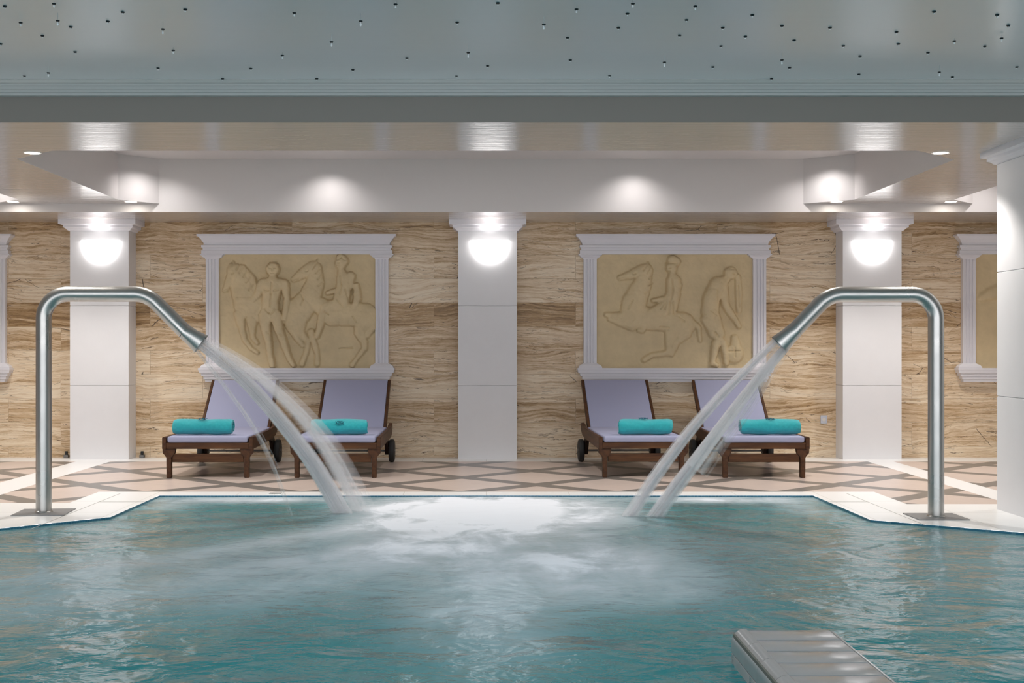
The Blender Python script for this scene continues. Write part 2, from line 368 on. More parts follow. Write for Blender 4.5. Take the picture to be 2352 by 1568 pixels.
# ------------------------------------------------------------------ pillars and wall lamps
def pillar(cx, hw, yf, yb, ztop, label, caph, over):
    t = thing('pillar', label, 'pillar', (cx, (yf+yb)/2, 0), 0, None)
    d = (yb-yf)/2; free = yb < DW-.01
    rl = []
    zs = [0, .701, 1.456, ztop-caph+.002] if not free else [0, .742, 1.553, ztop-caph+.002]
    for a, b2 in zip(zs, zs[1:]):
        for z, i in ((a+.0, .007 if a else 0), (a+.004, 0), (b2-.004, 0), (b2, .007)):
            rl.append((z, -hw+i, hw-i, -d+i, d-(i if free else 0)))
    obj('shaft', rects(rl), M['stone'], t)
    z0 = ztop-caph; k = caph/.104
    st = [(0, .008), (.004, .018), (.022, .034), (.026, .044), (.03, .052), (.052, .052), (.056, .066), (.06, .086), (.104, .086)]
    obj('capital', rects([(z0+z*k, -hw-e*over, hw+e*over, -d-e*over, d+(e*over if free else 0)) for z, e in st]), M['plaster'], t)
    return t
PC = [(-3.665, 'white stone pillar on the back wall behind the left steel spout'), (.0124, 'central white stone pillar on the back wall between the two reliefs'),
      (3.655, 'white stone pillar on the back wall behind the right steel spout')]
for cx, lab in PC: pillar(cx, .278, DPF, DW, ZS, lab, .104, 1)
pillar(3.351+.29, .29, 7.99, 8.57, ZB, 'large free-standing white pillar cut by the right edge of the photo', .085, .95)

def sconce(cx, lab):
    z1, r = 2.073, .187
    t = thing('wall_lamp', lab, 'wall lamp', (cx, DPF, z1), 0, 'half-bowl lamps on the back wall pillars')
    bm = bmesh.new(); prof = [(r*math.cos(a)**.8 if a < PI/2 else 0.001, -.215*math.sin(a)) for a in [i*PI/2/10 for i in range(11)]]
    prof = [(max(p, .001), z) for p, z in prof]
    lathe(bm, prof, 28, (0, 0, 0), PI, 2*PI)
    bm2 = bm
    for v in bm2.verts: v.co.y *= .62
    obj('glass_bowl', bm2, M['bowl'], t, True)
    bm = bmesh.new(); bm.faces.new([bm.verts.new((r*.985*math.cos(PI+PI*k/20), .62*r*.985*math.sin(PI+PI*k/20), -.004)) for k in range(21)]); obj('glow_block_lid', bm, M['lid'], t)  # unseen lid added to block the glow from inside the bowl
    bm = bmesh.new(); box(bm, -.05, .05, -.02, 0, -.1, -.03, .004); obj('back_plate', bm, M['rim'], t)
    l = bpy.data.lights.new('spot_light', 'SPOT'); l.energy = P_SCONCE; l.color = (1, .96, .94); l.shadow_soft_size = .05; l.spot_size = math.radians(125); l.spot_blend = 1
    lo = bpy.data.objects.new('spot_light', l); C.objects.link(lo); lo.parent = t; lo.location = (0, -.10, .006); lo.rotation_euler = (PI, 0, 0)
sconce(-3.65, 'glowing half-bowl wall lamp on the pillar behind the left spout')
sconce(.035, 'glowing half-bowl wall lamp on the central pillar')
sconce(3.655, 'glowing half-bowl wall lamp on the pillar behind the right spout')

def spot(parent, loc, power, size=110, blend=.6, tilt=(0, 0, 0), color=(1, .95, .90), r=.045):
    l = bpy.data.lights.new('spot_light', 'SPOT'); l.energy = power; l.color = color; l.spot_size = math.radians(size); l.spot_blend = blend; l.shadow_soft_size = r
    o = bpy.data.objects.new('spot_light', l); C.objects.link(o); o.location = loc; o.rotation_euler = tilt
    if parent: o.parent = parent
    return o
def downlight(x, y, lab, z=ZB, power=P_DOWN):
    t = thing('downlight', lab, 'ceiling light', (x, y, z), 0, 'recessed downlights in the glossy soffit')
    bm = bmesh.new(); lathe(bm, [(.047, -.001), (.056, -.004), (.060, -.001), (.060, .0)], 28); obj('rim', bm, M['rim'], t, True)
    bm = bmesh.new(); lathe(bm, [(.001, -.002), (.048, -.002)], 28); obj('lamp_disc', bm, M['lamp'], t)
    spot(t, (0, 0, -.012), power)
for x, y, lab in ((-2.995, 8.62, 'round downlight near the left end of the glossy front beam, left of the coffer'),
                  (2.998, 8.62, 'round downlight near the right end of the glossy front beam, beside the big pillar'),
                  (-3.13, 11.5, 'small round downlight above the capital of the left wall pillar'),
                  (-4.17, 11.5, 'small round downlight at the far left edge of the photo, left of the left pillar'),
                  (3.085, 11.5, 'small round downlight left of the capital of the right wall pillar'),
                  (4.09, 11.5, 'small round downlight right of the capital of the right wall pillar')):
    downlight(x, y, lab)
# coffer lamps behind the scallops, then unseen fill lamps added for deck and pool
for cx in (-7.26, 0, 7.26):
    for x, y in ((-1.39, 11.42), (1.31, 11.42)): spot(None, (cx+x, y, ZR-.005), P_COFFER*.42, 132, 1, color=(1, .965, .96))
    for x, y in ((-2.885, 11.33), (2.885, 11.33)): spot(None, (cx+x, y, ZR-.005), P_COFFER*.50, 136, 1, color=(1, .965, .96))
    for x in (-2.2, 0, 2.2): spot(None, (cx+x, 9.4, ZR-.02), P_COFFER*2.3, 115, .7)  # added fill row, brightens the deck and the jets
for x in (-3.4, 0, 3.4):
    for y in (-1.2, 2.2, 5.3): spot(None, (x, y, ZP-.02), P_POOL_FILL, 130, .8, color=(.95, .98, 1))  # added fill lamps out of view, brighten jets and foam
# ------------------------------------------------------------------ relief panels in white frames
def relief_grid(figs, nx, ny, Wp, Hp, seed, cuts=()):
    xs = np.linspace(0, 1490, nx); ys = np.linspace(0, 1075, ny); Xg, Yg = np.meshgrid(xs, ys)
    rs = np.random.RandomState(seed)
    def fbm(n0):
        out = np.zeros_like(Xg)
        for o in range(4):
            k = n0*2**o; g = rs.rand(k+2, int(k*1.4)+3)
            gx = Xg/1490*(g.shape[1]-2); gy = Yg/1075*(g.shape[0]-2)
            ix = gx.astype(int); iy = gy.astype(int); fx = gx-ix; fy = gy-iy; fx = fx*fx*(3-2*fx); fy = fy*fy*(3-2*fy)
            v = (g[iy, ix]*(1-fx)+g[iy, ix+1]*fx)*(1-fy)+(g[iy+1, ix]*(1-fx)+g[iy+1, ix+1]*fx)*fy
            out += v/2**o
        return out/1.9-.5
    wob = fbm(12)*12+fbm(34)*7
    Hh = np.zeros_like(Xg)
    for base, amp, chains in figs:
        hf = np.zeros_like(Xg)
        for ch in chains:
            for (x0, y0, r0), (x1, y1, r1) in zip(ch, ch[1:]) if len(ch) > 1 else [(ch[0], ch[0])]:
                dx, dy = x1-x0, y1-y0; L = dx*dx+dy*dy
                tt = np.clip(((Xg-x0)*dx+(Yg-y0)*dy)/L, 0, 1) if L else 0*Xg
                d = np.hypot(Xg-x0-tt*dx, Yg-y0-tt*dy)+wob; r = r0+(r1-r0)*tt
                q = np.clip(1-(d/r)**2, 0, 1)
                h = (.55*q**.30+.45*np.sqrt(q))*np.minimum(1, r/75)**.6
                hf = np.maximum(hf, h)+.12*np.minimum(hf, h)*(np.minimum(hf, h) > 0)
        hf = np.where(hf > 0, base+amp*hf, 0)
        Hh = np.where(hf > Hh, hf, Hh)
    for _ in range(2):
        p = np.pad(Hh, 1, mode='edge'); Hh = (p[:-2, 1:-1]+p[2:, 1:-1]+p[1:-1, :-2]+p[1:-1, 2:]+4*p[1:-1, 1:-1])/8
    for ch in cuts:                                  # chiselled lines: manes, eyes, mouths, folds, muscles
        for (x0, y0), (x1, y1) in zip(ch, ch[1:]):
            dx, dy = x1-x0, y1-y0; tt = np.clip(((Xg-x0)*dx+(Yg-y0)*dy)/(dx*dx+dy*dy+1e-6), 0, 1)
            d = np.hypot(Xg-x0-tt*dx, Yg-y0-tt*dy); Hh = Hh-.13*np.exp(-(d/7.5)**2)
    Hh = Hh+fbm(5)*.14+fbm(16)*.10*(Hh > .12)+fbm(44)*.05
    bm = bmesh.new()
    vs = [[bm.verts.new((-Wp/2+Wp*i/(nx-1), -Hh[j, i]*.078, Hp/2-Hp*j/(ny-1))) for i in range(nx)] for j in range(ny)]
    for j in range(ny-1):
        for i in range(nx-1): bm.faces.new((vs[j][i], vs[j+1][i], vs[j+1][i+1], vs[j][i+1]))
    return bm
def sh(figs, ox, oy): return [(b, a, [[(x-ox, y-oy, r) for x, y, r in ch] for ch in chs]) for b, a, chs in figs]
FIG1 = sh([
 (.10, .55, [[(315, 600, 26), (350, 530, 42), (395, 440, 58)], [(400, 420, 66), (470, 560, 105), (520, 720, 130), (640, 780, 130)], [(380, 370, 26), (480, 400, 36), (570, 500, 40), (620, 640, 36)], [(400, 352, 14), (392, 330, 8)],
             [(455, 830, 60), (475, 960, 34), (500, 1070, 26), (560, 1150, 22), (620, 1190, 20)], [(570, 880, 62), (575, 990, 34), (575, 1045, 26), (620, 1100, 20)]]),
 (.10, .50, [[(970, 500, 30), (1050, 445, 50), (1150, 385, 60)], [(1170, 400, 66), (1170, 540, 90), (1110, 690, 110), (1010, 800, 130), (960, 840, 120)], [(1180, 340, 12), (1190, 315, 7)], [(1010, 900, 90), (1030, 1000, 42), (1100, 1090, 30), (1080, 1200, 24), (1040, 1300, 26)],
             [(930, 930, 50), (990, 1040, 34), (1050, 1120, 26)], [(1130, 1000, 38), (1160, 1100, 28), (1190, 1210, 24), (1190, 1300, 26)]]),
 (.20, .50, [[(1180, 720, 70), (1330, 830, 110), (1500, 830, 112), (1640, 840, 118)], [(1620, 900, 95), (1590, 1000, 52), (1635, 1090, 34), (1640, 1150, 27), (1560, 1250, 23), (1520, 1305, 25)], [(1700, 900, 60), (1715, 950, 40), (1660, 1030, 28)], [(1680, 780, 26), (1745, 800, 26)]]),
 (.45, .50, [[(1415, 350, 58)], [(1418, 310, 50), (1440, 330, 50)], [(1420, 420, 34), (1440, 500, 66), (1440, 590, 74), (1420, 690, 80)], [(1510, 470, 42), (1500, 570, 34), (1390, 600, 27), (1290, 630, 24)], [(1420, 730, 72), (1265, 770, 48), (1235, 860, 42), (1215, 960, 30), (1185, 1035, 26)],
             [(1560, 560, 30), (1570, 680, 40), (1540, 760, 30)]]),
 (.50, .55, [[(770, 405, 64)], [(770, 470, 34), (768, 520, 60)], [(690, 540, 50), (840, 540, 50)], [(765, 570, 96), (752, 690, 78), (745, 800, 84)], [(665, 540, 42), (630, 640, 34), (590, 695, 28), (440, 690, 24)], [(880, 545, 44), (905, 680, 34), (895, 780, 32), (880, 870, 27)],
             [(700, 840, 62), (700, 960, 48), (730, 1090, 35), (745, 1210, 27), (765, 1310, 27)], [(800, 840, 58), (830, 980, 42), (880, 1110, 35), (930, 1250, 25), (965, 1310, 25)]]),
], 255, 262)
FIG2 = sh([
 (.10, .60, [[(525, 490, 26), (620, 465, 46), (740, 420, 58)], [(770, 420, 64), (730, 560, 92), (660, 720, 120), (640, 830, 118)], [(775, 370, 12), (790, 345, 7)], [(650, 850, 115), (850, 880, 108), (1010, 900, 105), (1120, 930, 116)],
             [(600, 860, 62), (470, 850, 38), (395, 835, 24)], [(640, 930, 60), (520, 910, 34), (430, 875, 24)], [(1010, 1000, 70), (990, 1110, 42), (985, 1200, 30), (830, 1215, 24), (750, 1262, 26)], [(1150, 1010, 55), (1060, 1090, 34), (1010, 1210, 27)],
             [(1200, 900, 30), (1270, 960, 26), (1285, 1080, 16)]]),
 (.30, .60, [[(1010, 395, 56)], [(1020, 330, 52), (1060, 340, 40)], [(1015, 450, 34), (1030, 520, 66), (1030, 640, 68), (990, 760, 84)], [(1075, 560, 38), (1050, 660, 32), (940, 690, 26), (840, 705, 22)], [(950, 780, 75), (810, 830, 54), (765, 920, 38), (735, 985, 28), (700, 985, 20)],
             [(1000, 800, 30), (1010, 850, 30)], [(940, 800, 30), (930, 850, 30)]]),
 (.25, .65, [[(1570, 445, 60)], [(1530, 500, 36), (1450, 560, 80), (1390, 680, 84), (1375, 810, 82)], [(1500, 580, 50), (1520, 740, 38), (1610, 880, 30), (1650, 945, 24)], [(1400, 870, 78), (1470, 1010, 46), (1430, 1120, 40), (1400, 1290, 28), (1440, 1310, 24)],
             [(1350, 880, 60), (1400, 1020, 40), (1500, 1100, 34), (1530, 1290, 26)]]),
 (.12, .45, [[(1610, 1200, 90)], [(1610, 1060, 40), (1620, 1120, 50)], [(1640, 480, 26), (1650, 640, 34), (1650, 800, 26)]]),
], 297, 265)
FIG3 = [(.1, .5, [[(60, 420, 30), (140, 380, 55), (300, 330, 70), (420, 600, 130), (700, 700, 150), (1100, 700, 140)], [(420, 760, 70), (400, 1000, 30)], [(1150, 800, 90), (1200, 1040, 30)]])]
def cs(chs, ox, oy): return [[(x-ox, y-oy) for x, y in ch] for ch in chs]
CUT1 = cs([[(300, 612), (335, 600)], [(385, 450), (400, 440)], [(450, 360), (430, 410)], [(490, 385), (460, 440)], [(525, 420), (495, 480)], [(560, 480), (520, 530)], [(590, 550), (550, 600)],
 [(745, 395), (760, 397)], [(785, 397), (800, 395)], [(772, 405), (770, 425)], [(757, 440), (785, 440)], [(715, 380), (740, 345), (800, 345), (828, 380)], [(765, 530), (760, 640), (752, 760)], [(700, 600), (740, 610)], [(790, 610), (830, 600)], [(700, 780), (740, 820), (760, 830)], [(800, 780), (770, 820)],
 [(720, 1000), (740, 1010)], [(840, 1020), (860, 1030)], [(955, 505), (1010, 495)], [(1085, 425), (1100, 420)], [(1180, 350), (1150, 400)], [(1215, 400), (1180, 440)], [(1235, 460), (1200, 500)], [(1245, 530), (1205, 560)], [(1040, 640), (1060, 690), (1040, 740)],
 [(1385, 345), (1400, 345)], [(1375, 375), (1400, 380)], [(1380, 320), (1420, 300), (1460, 325)], [(1410, 470), (1425, 560), (1410, 640)], [(1460, 600), (1490, 690)], [(1380, 690), (1440, 760)], [(1530, 850), (1560, 900)], [(1260, 800), (1300, 830)], [(1400, 1150), (1520, 1145)]], 255, 262)
CUT2 = cs([[(510, 500), (560, 492)], [(650, 455), (668, 450)], [(770, 375), (740, 420)], [(810, 410), (780, 450)], [(830, 470), (795, 500)], [(830, 540), (790, 560)], [(800, 620), (760, 640)], [(985, 395), (1000, 395)], [(965, 430), (990, 432)], [(960, 350), (1060, 355)],
 [(1010, 500), (1020, 600), (1000, 700)], [(960, 720), (940, 790)], [(990, 720), (985, 830)], [(1020, 720), (1030, 830)], [(930, 740), (900, 780)], [(1080, 850), (1130, 900)], [(900, 950), (980, 960)], [(1560, 400), (1600, 410)], [(1590, 450), (1605, 452)], [(1440, 600), (1450, 720)], [(1380, 800), (1440, 840)],
 [(1640, 560), (1655, 760)], [(1610, 1150), (1610, 1230)], [(1550, 1180), (1660, 1180)], [(1420, 1000), (1450, 1040)], [(640, 700), (600, 780)]], 297, 265)
FY = DW-.0
def pxz(py, D=12.55): return H-(py-VY)/F*D
def relief_frame(cpx, figs, nm, lab, res):
    D = 12.55; k = D/F; cx = (cpx-VX)*k
    t = thing('framed_relief', lab, 'wall relief', (cx, DW, pxz(714)), 0, 'framed stone reliefs on the back wall')
    z = lambda py: pxz(py)-pxz(714)
    def slab(rl): return rects([(z(py), -h*k, h*k, -d, -.001) for py, h, d in rl])
    obj('cornice', slab([(583.5, 219, .075), (575, 219, .075), (574, 216, .07), (569, 216, .07), (568, 219, .08), (563, 219, .08), (562, 213, .068), (556, 215, .075), (549, 220, .09), (543, 226, .11), (542, 228, .115), (538, 228, .115)]), M['plaster'], t)
    obj('sill', slab([(877, 210, .07), (871, 211, .075), (870, 214, .082), (864, 214, .082), (863, 218, .092), (857, 219, .095), (856, 223, .105), (850, 224, .108), (849, 225, .11), (845, 225, .11)]), M['plaster'], t)
    for s in (-1, 1):
        x0, x1 = 180*k, 210*k; w = x1-x0
        prof = [(x0, -.001), (x0, -.05)]
        for i in range(3):
            a = x0+w*(.2+.25*i); b2 = a+w*.13
            prof += [(a, -.05), (a+.004, -.040), (b2-.004, -.040), (b2, -.05)]
        prof += [(x1, -.05), (x1, -.001)]
        bm = extr([(s*p, q) for p, q in prof], 'z', z(838), z(590))
        obj('pilaster', bm, M['plaster'], t)
        e = lambda py, o: (z(py), min(s*(x0-o), s*(x1+o)), max(s*(x0-o), s*(x1+o)), -.052-o*.6, -.001)
        obj('pilaster_base', rects([e(845.5, 12*k), e(842, 12*k), e(838, 8*k), e(835, 2*k), e(834, .5*k)]), M['plaster'], t)
        obj('pilaster_capital', rects([e(595, .5*k), e(592, 2*k), e(589, 8*k), e(586, 9*k), e(585.5, 12*k), e(583, 12*k)]), M['plaster'], t)
    hp = (845-583)*k
    o = obj('carved_panel', relief_grid(figs, res[0], res[1], 2*181*k, hp+.004, nm, CUT1 if figs is FIG1 else CUT2 if figs is FIG2 else ()), M['relief'], t, True); o.location = (0, -.018, z(714))
relief_frame(681.5, FIG1, 3, 'white framed ochre relief of horses, rider and standing youth above the left loungers', (300, 216))
relief_frame(1551, FIG2, 5, 'white framed ochre relief of one horse, rider and stooping man above right loungers', (300, 216))
relief_frame(-199.5, FIG3, 8, 'white framed relief cut off by the left edge of the photo', (40, 30))
relief_frame(2423, FIG3, 9, 'white framed ochre relief partly hidden by the big pillar at right', (150, 108))

# ------------------------------------------------------------------ loungers and towels
def make_lounger():
    t = thing('sun_lounger', '', 'sun lounger', (0, 0, 0), 0, 'wooden loungers against the travertine wall')
    wf = .368
    for s in (-1, 1):
        prof = [(0, .232), (.0, .332), (.5, .333), (1.0, .338), (1.2, .350), (1.33, .372), (1.36, .366), (1.37, .33), (1.33, .29), (1.25, .262), (1.1, .248), (.4, .234)]
        bm = extr(prof, 'x', s*(wf-.032), s*wf); bmesh.ops.bevel(bm, geom=bm.edges[:], offset=.004, segments=2, affect='EDGES')
        obj('side_rail', bm, M['wood'], t)
        # front leg with its corbel
        pf = [(.368, .236), (.366, .20), (.350, .185), (.336, .165), (.334, .0), (.296, .0), (.296, .165), (.268, .20), (.262, .236)]
        bm = extr([(s*x, z) for x, z in pf], 'y', .012, .062); bmesh.ops.bevel(bm, geom=bm.edges[:], offset=.003, segments=2, affect='EDGES')
        obj('leg', bm, M['wood'], t)
        # wheel bracket
        pf = [(1.18, .262), (1.40, .30), (1.56, .16), (1.56, .08), (1.47, .07), (1.36, .20), (1.2, .235)]
        bm = extr(pf, 'x', s*.292, s*.322); obj('wheel_bracket', bm, M['wood_dark'], t)
        bm = bmesh.new(); n = 32
        pr = [(.018, -.024), (.055, -.022), (.088, -.026), (.100, -.022), (.105, -.012), (.105, .012), (.100, .022), (.088, .026), (.055, .022), (.018, .024)]
        rings = [[(s*.352+z, 1.5+r*math.cos(2*PI*k/n), .105+r*math.sin(2*PI*k/n)) for k in range(n)] for r, z in pr]
        ring_loft(bm, rings, cap=True); w = obj('wheel', fixn(bm), M['rubber'], t, True)
        bm = bmesh.new(); tube(bm, [(s*.325, 1.5, .105), (s*.384, 1.5, .105)], .016, 14); obj('hub', bm, M['bolt'], w, True)
    bm = bmesh.new(); tube(bm, [(-.33, 1.5, .105), (.33, 1.5, .105)], .009, 10); obj('axle', bm, M['bolt'], t, True)
    bm = bmesh.new(); box(bm, -wf+.032, wf-.032, .004, .034, .236, .286, .004); obj('front_rail', bm, M['wood_x'], t)
    bm = bmesh.new(); box(bm, -.29, .29, .026, .05, .127, .196, .004); obj('stretcher', bm, M['wood_x'], t)
    for i in range(8):
        y = .10+i*.155
        bm = bmesh.new(); box(bm, -wf+.03, wf-.03, y, y+.06, .262, .282, .003); obj('slat', bm, M['wood_dark'], t)
    bm = bmesh.new(); box(bm, -.326, .326, -.004, 1.245, .286, .338, .016); obj('seat_pad', bm, M['canvas'], t, True)
    # reclined back: canvas panel between two wooden stiles
    a = Vector((0, 1.25, .318)); b2 = Vector((0, 1.80, .742)); d = (b2-a).normalized(); nrm = Vector((0, -d.z, d.y)); L = (b2-a).length
    def quad(x0, x1, s0, s1, n0, n1, bev):
        bm = bmesh.new(); box(bm, x0, x1, s0, s1, n0, n1, bev)
        for v in bm.verts: s_, n_ = v.co.y, v.co.z; p = a+d*s_+nrm*n_; v.co = (v.co.x, p.y, p.z)
        return bm
    bm = quad(-.292, .292, .005, L, -.012, .016, .008)
    obj('back_panel', bm, M['canvas'], t, True)
    for s in (-1, 1): obj('back_stile', quad(min(s*.293, s*.318), max(s*.293, s*.318), -.02, L+.003, -.035, .015, .004), M['wood'], t)
    obj('back_crossbar', quad(-.292, .292, L-.06, L-.015, -.034, -.013, .003), M['wood_dark'], t)
    bm = bmesh.new(); tube(bm, [(-.29, 1.55, .48), (-.29, 1.42, .27)], .012, 8); tube(bm, [(.29, 1.55, .48), (.29, 1.42, .27)], .012, 8)
    tube(bm, [(-.29, 1.42, .27), (.29, 1.42, .27)], .012, 8); obj('back_prop', bm, M['wood_dark'], t)
    return t
proto = make_lounger()
LG = [(-2.268, 10.62, .012, 'wooden lounger with lilac pad, leftmost of the four'),
      (-1.228, 10.62, .0, 'wooden lounger with lilac pad, second from left, right-hand one under the left relief'),
      (1.285, 10.66, .035, 'wooden lounger with lilac pad, third from left, nearest the central pillar on its right side'),
      (2.262, 10.62, -.005, 'wooden lounger with lilac pad, rightmost of the four')]
for i, (x, y, a, lab) in enumerate(LG):
    o = proto if i == 0 else dup(proto)
    o.location = (x, y, 0); o.rotation_euler = (0, 0, a); o['label'] = lab

def make_towel(seed, lab, L=.487, squash=.92, emb=0.0, ang=52):
    rs = random.Random(seed)
    t = thing('rolled_towel', lab, 'towel', (0, 0, 0), 0, 'turquoise rolled towels on the loungers')
    turns, th, R = 3.6, .0155, .073
    N = 130; outer = []; inner = []
    for i in range(N+1):
        f = i/N; a = f*turns*2*PI; r = R-(R-.010)*(1-f) if True else R
        r = .010+(R-.010)*f
        tt = (R-.010)/turns*.90/1.0
        outer.append((r*math.cos(a-4.97), r*math.sin(a-4.97)*squash)); ri = max(.002, r-tt)
        inner.append((ri*math.cos(a-4.97), ri*math.sin(a-4.97)*squash))
    prof = outer+inner[::-1]
    bm = bmesh.new(); n = 26; rings = []
    for j in range(n+1):
        f = j/n; x = -L/2+L*f; e = min(f, 1-f)*n
        k = .86 if e < .5 else (.96 if e < 1.5 else 1)
        x += .0
        wob = 1+.018*math.sin(7*f+seed)+.012*math.sin(17*f+seed*2)
        ring = []
        for q, (y, z) in enumerate(prof):
            ax = (0.006*math.sin(q*.13+seed) if e < .5 else 0)
            an = math.atan2(z, y); w3 = 1+.022*math.sin(3*an+9*f+seed)+.014*math.sin(5*an-14*f+2*seed)
            ring.append((x+ax, y*k*wob*w3, z*k*wob*w3+R*squash))
        rings.append(ring)
    m = len(prof); vr = [[bm.verts.new(p) for p in r] for r in rings]
    for A, B in zip(vr, vr[1:]):
        for i in range(m): bm.faces.new((A[i], A[(i+1) % m], B[(i+1) % m], B[i]))
    for E in (vr[0], vr[-1]):
        for i in range(N): bm.faces.new((E[i], E[i+1], E[m-2-i], E[m-1-i]))
    fixn(bm); body = obj('terry_roll', bm, M['towel'], t, True)
    # small embroidered emblem: a looped sprig in dark thread
    def surf(u, w):
        a2 = math.radians(180-ang)-w/R; rr = R+.0025
        return (emb+u, rr*math.cos(a2), rr*math.sin(a2)*squash+R*squash)
    bm = bmesh.new()
    def stroke(pts): tube(bm, [surf(*p) for p in pts], .0024, 6, up=Vector((.3, .5, .8)))
    for cu, cw, ra, rb, a0, a1 in ((-.012, 0, .014, .012, 0, 5.4), (.016, .002, .013, .010, 1, 6.2), (0, -.010, .022, .008, 3.3, 6.1), (.034, -.004, .008, .012, 1.2, 5), (-.034, -.003, .008, .011, -2, 2), (0, .006, .006, .006, 0, 6)):
        stroke([(cu+ra*math.cos(a0+(a1-a0)*i/12), cw+rb*math.sin(a0+(a1-a0)*i/12)) for i in range(13)])
    obj('embroidered_emblem', bm, M['thread'], t)
    return t
for i, (px, L, em, lab, ang, lx) in enumerate(((468, .484, 0, 'turquoise rolled towel on the leftmost lounger', 62, -2.268),
                              (779.5, .458, .01, 'turquoise rolled towel on the second lounger from left, emblem facing front', 30, -1.228),
                              (1482, .438, -.02, 'turquoise rolled towel on the third lounger from left', 75, 1.285),
                              (1767.5, .486, .0, 'turquoise rolled towel on the rightmost lounger', 68, 2.262))):
    o = make_towel(i*3+1, lab, L, .94, em, ang); yy = 10.80; o.location = ((px-VX)/F*yy, yy, .3415); o.rotation_euler = (0, 0, (-.02, .0, .03, -.01)[i])

# ------------------------------------------------------------------ steel spouts
def arc_path(pts, rads, n=10):
    out = [Vector(pts[0])]
    for i in range(1, len(pts)-1):
        p0, p, p1 = Vector(pts[i-1]), Vector(pts[i]), Vector(pts[i+1]); r = rads[i-1]
        a = (p0-p).normalized(); b2 = (p1-p).normalized(); ang = a.angle(b2); tl = r/math.tan(ang/2)
        s, e = p+a*tl, p+b2*tl; bis = (a+b2).normalized(); cen = p+bis*(r/math.sin(ang/2))
        u, w = (s-cen), (e-cen); th = u.angle(w)
        for k in range(n+1):
            f = k/n; out.append(cen+(u*math.sin((1-f)*th)+w*math.sin(f*th))/math.sin(th))
    out.append(Vector(pts[-1])); return out
def spout(D, base, bx0, bx1, ytop, xc, xb, join, tip, tipw, lab, plate, rot):
    t = thing('water_spout', lab, 'water spout', (at(base, 1180, D).x, D, 0), 0, None)
    o0 = Vector((t.location.x, D, 0)); r = .0492
    P = lambda px, py: at(px, py, D)-o0
    pts = [Vector((0, 0, .004)), P(base, ytop), P(xb, ytop), P(*join)]
    path = arc_path(pts, [.155, .20], 14)
    bm = bmesh.new(); tube(bm, path, r, 36, cap=True); obj('pipe', bm, M['steel'], t, True)
    a, b2 = P(*join), P(*tip); d = (b2-a).normalized()
    tw = tipw/F*D/2
    prf = [(0, r+.0015, r+.0015), (.12, r+.003, r+.002), (.45, r*1.12, r*.93), (1, tw, r*.80)]
    bm = bmesh.new(); pp = []; rr = []
    for f, ra, rb in prf: pp.append(a+(b2-a)*f); rr.append((ra, rb))
    for f, q in ((1.0, .93), (.86, .88), (.8, .84)): pp.append(a+(b2-a)*f); rr.append((tw*q, r*.8*q))
    # loft by hand: the rings fold back inside the mouth
    side = d.cross(Vector((0, 1, 0))).normalized(); n = 36; rings = []
    for p, (ra, rb) in zip(pp, rr): rings.append([p+side*ra*math.cos(2*PI*k/n)+Vector((0, 1, 0))*rb*math.sin(2*PI*k/n) for k in range(n)])
    ring_loft(bm, rings, cap=False); obj('nozzle', bm, M['steel'], t, True)
    bm = bmesh.new(); bm.faces.new([bm.verts.new(v) for v in rings[-1]]); obj('bore_shade_disc', bm, M['steeldark'], t)  # plain dark disc stands in for the shade inside the mouth
    bm = bmesh.new(); box(bm, -plate, plate, -plate, plate, 0, .006, .0015); p = obj('base_plate', bm, M['plate'], t); p.rotation_euler = (0, 0, rot)
    bm = bmesh.new(); lathe(bm, [(r, .006), (r+.007, .006), (r+.005, .010), (r, .014)], 36); obj('weld_collar', bm, M['steel'], t, True)
    return t
spout(8.39, 100.5, 0, 0, 675, 0, 338, (425, 762), (462, 790), 50, 'curved stainless steel spout standing on the left side of the pool, pouring right', .165, .09)
spout(8.175, 2150, 0, 0, 676, 0, 1905, (1827, 757), (1790, 792), 50, 'curved stainless steel spout standing on the right side of the pool, pouring left', .158, 0.0)

# ------------------------------------------------------------------ water jets: bundles of falling strands
def bundle(name, path, w0, w1, th0, th1, nst, mat, parent, r0=.004, r1=.0085, seed=1, bias=0, brk=.8):
    rs = random.Random(seed); bm = bmesh.new()
    P = [Vector(p) for p in path]
    def cat(f):
        n = len(P)-1; s = min(f*n, n-1e-6); i = int(s); u = s-i
        p0, p1, p2, p3 = P[max(i-1, 0)], P[i], P[i+1], P[min(i+2, n)]
        return .5*((2*p1)+(-p0+p2)*u+(2*p0-5*p1+4*p2-p3)*u*u+(-p0+3*p1-3*p2+p3)*u*u*u)
    for s in range(nst):
        while True:
            a, b2 = rs.gauss(0, .42)+bias*rs.random(), rs.gauss(0, .5)
            if abs(a) < 1.05 and abs(b2) < 1: break
        rr = rs.uniform(.7, 1.3); ph = rs.uniform(0, 6); f0 = 0 if rs.random() < .75 else rs.uniform(0, .35); f1 = 1.0 if rs.random() < (.6 if brk > .7 else .15) else rs.uniform(brk, 1.0)
        pts = []; rad = []
        for k in range(15):
            f = f0+(f1-f0)*k/14; p = cat(f); q = cat(min(f+.01, 1)); q0 = cat(max(f-.01, 0)); d = (q-q0).normalized()
            side = d.cross(Vector((0, 1, 0))).normalized()
            w = (w0+(w1-w0)*f)*.5; th = (th0+(th1-th0)*f)*.5
            pts.append(p+side*(a*w+.004*math.sin(5*f+ph)*f)+Vector((0, 1, 0))*b2*th); rad.append((r0+(r1-r0)*f)*rr*(.35 if k in (0, 14) and (f0 > 0 or f1 < 1) else 1))
        tube(bm, pts, rad, 8)
    return obj(name, bm, mat, parent, True)
def pth(D, pts, D1_=None):
    D1_ = D1_ or D; n = len(pts)-1
    return [at(x, y, D+(D1_-D)*i/n) for i, (x, y) in enumerate(pts)]
jl = thing('water_jet', 'white water jet falling to the right from the left steel spout', 'water jet')
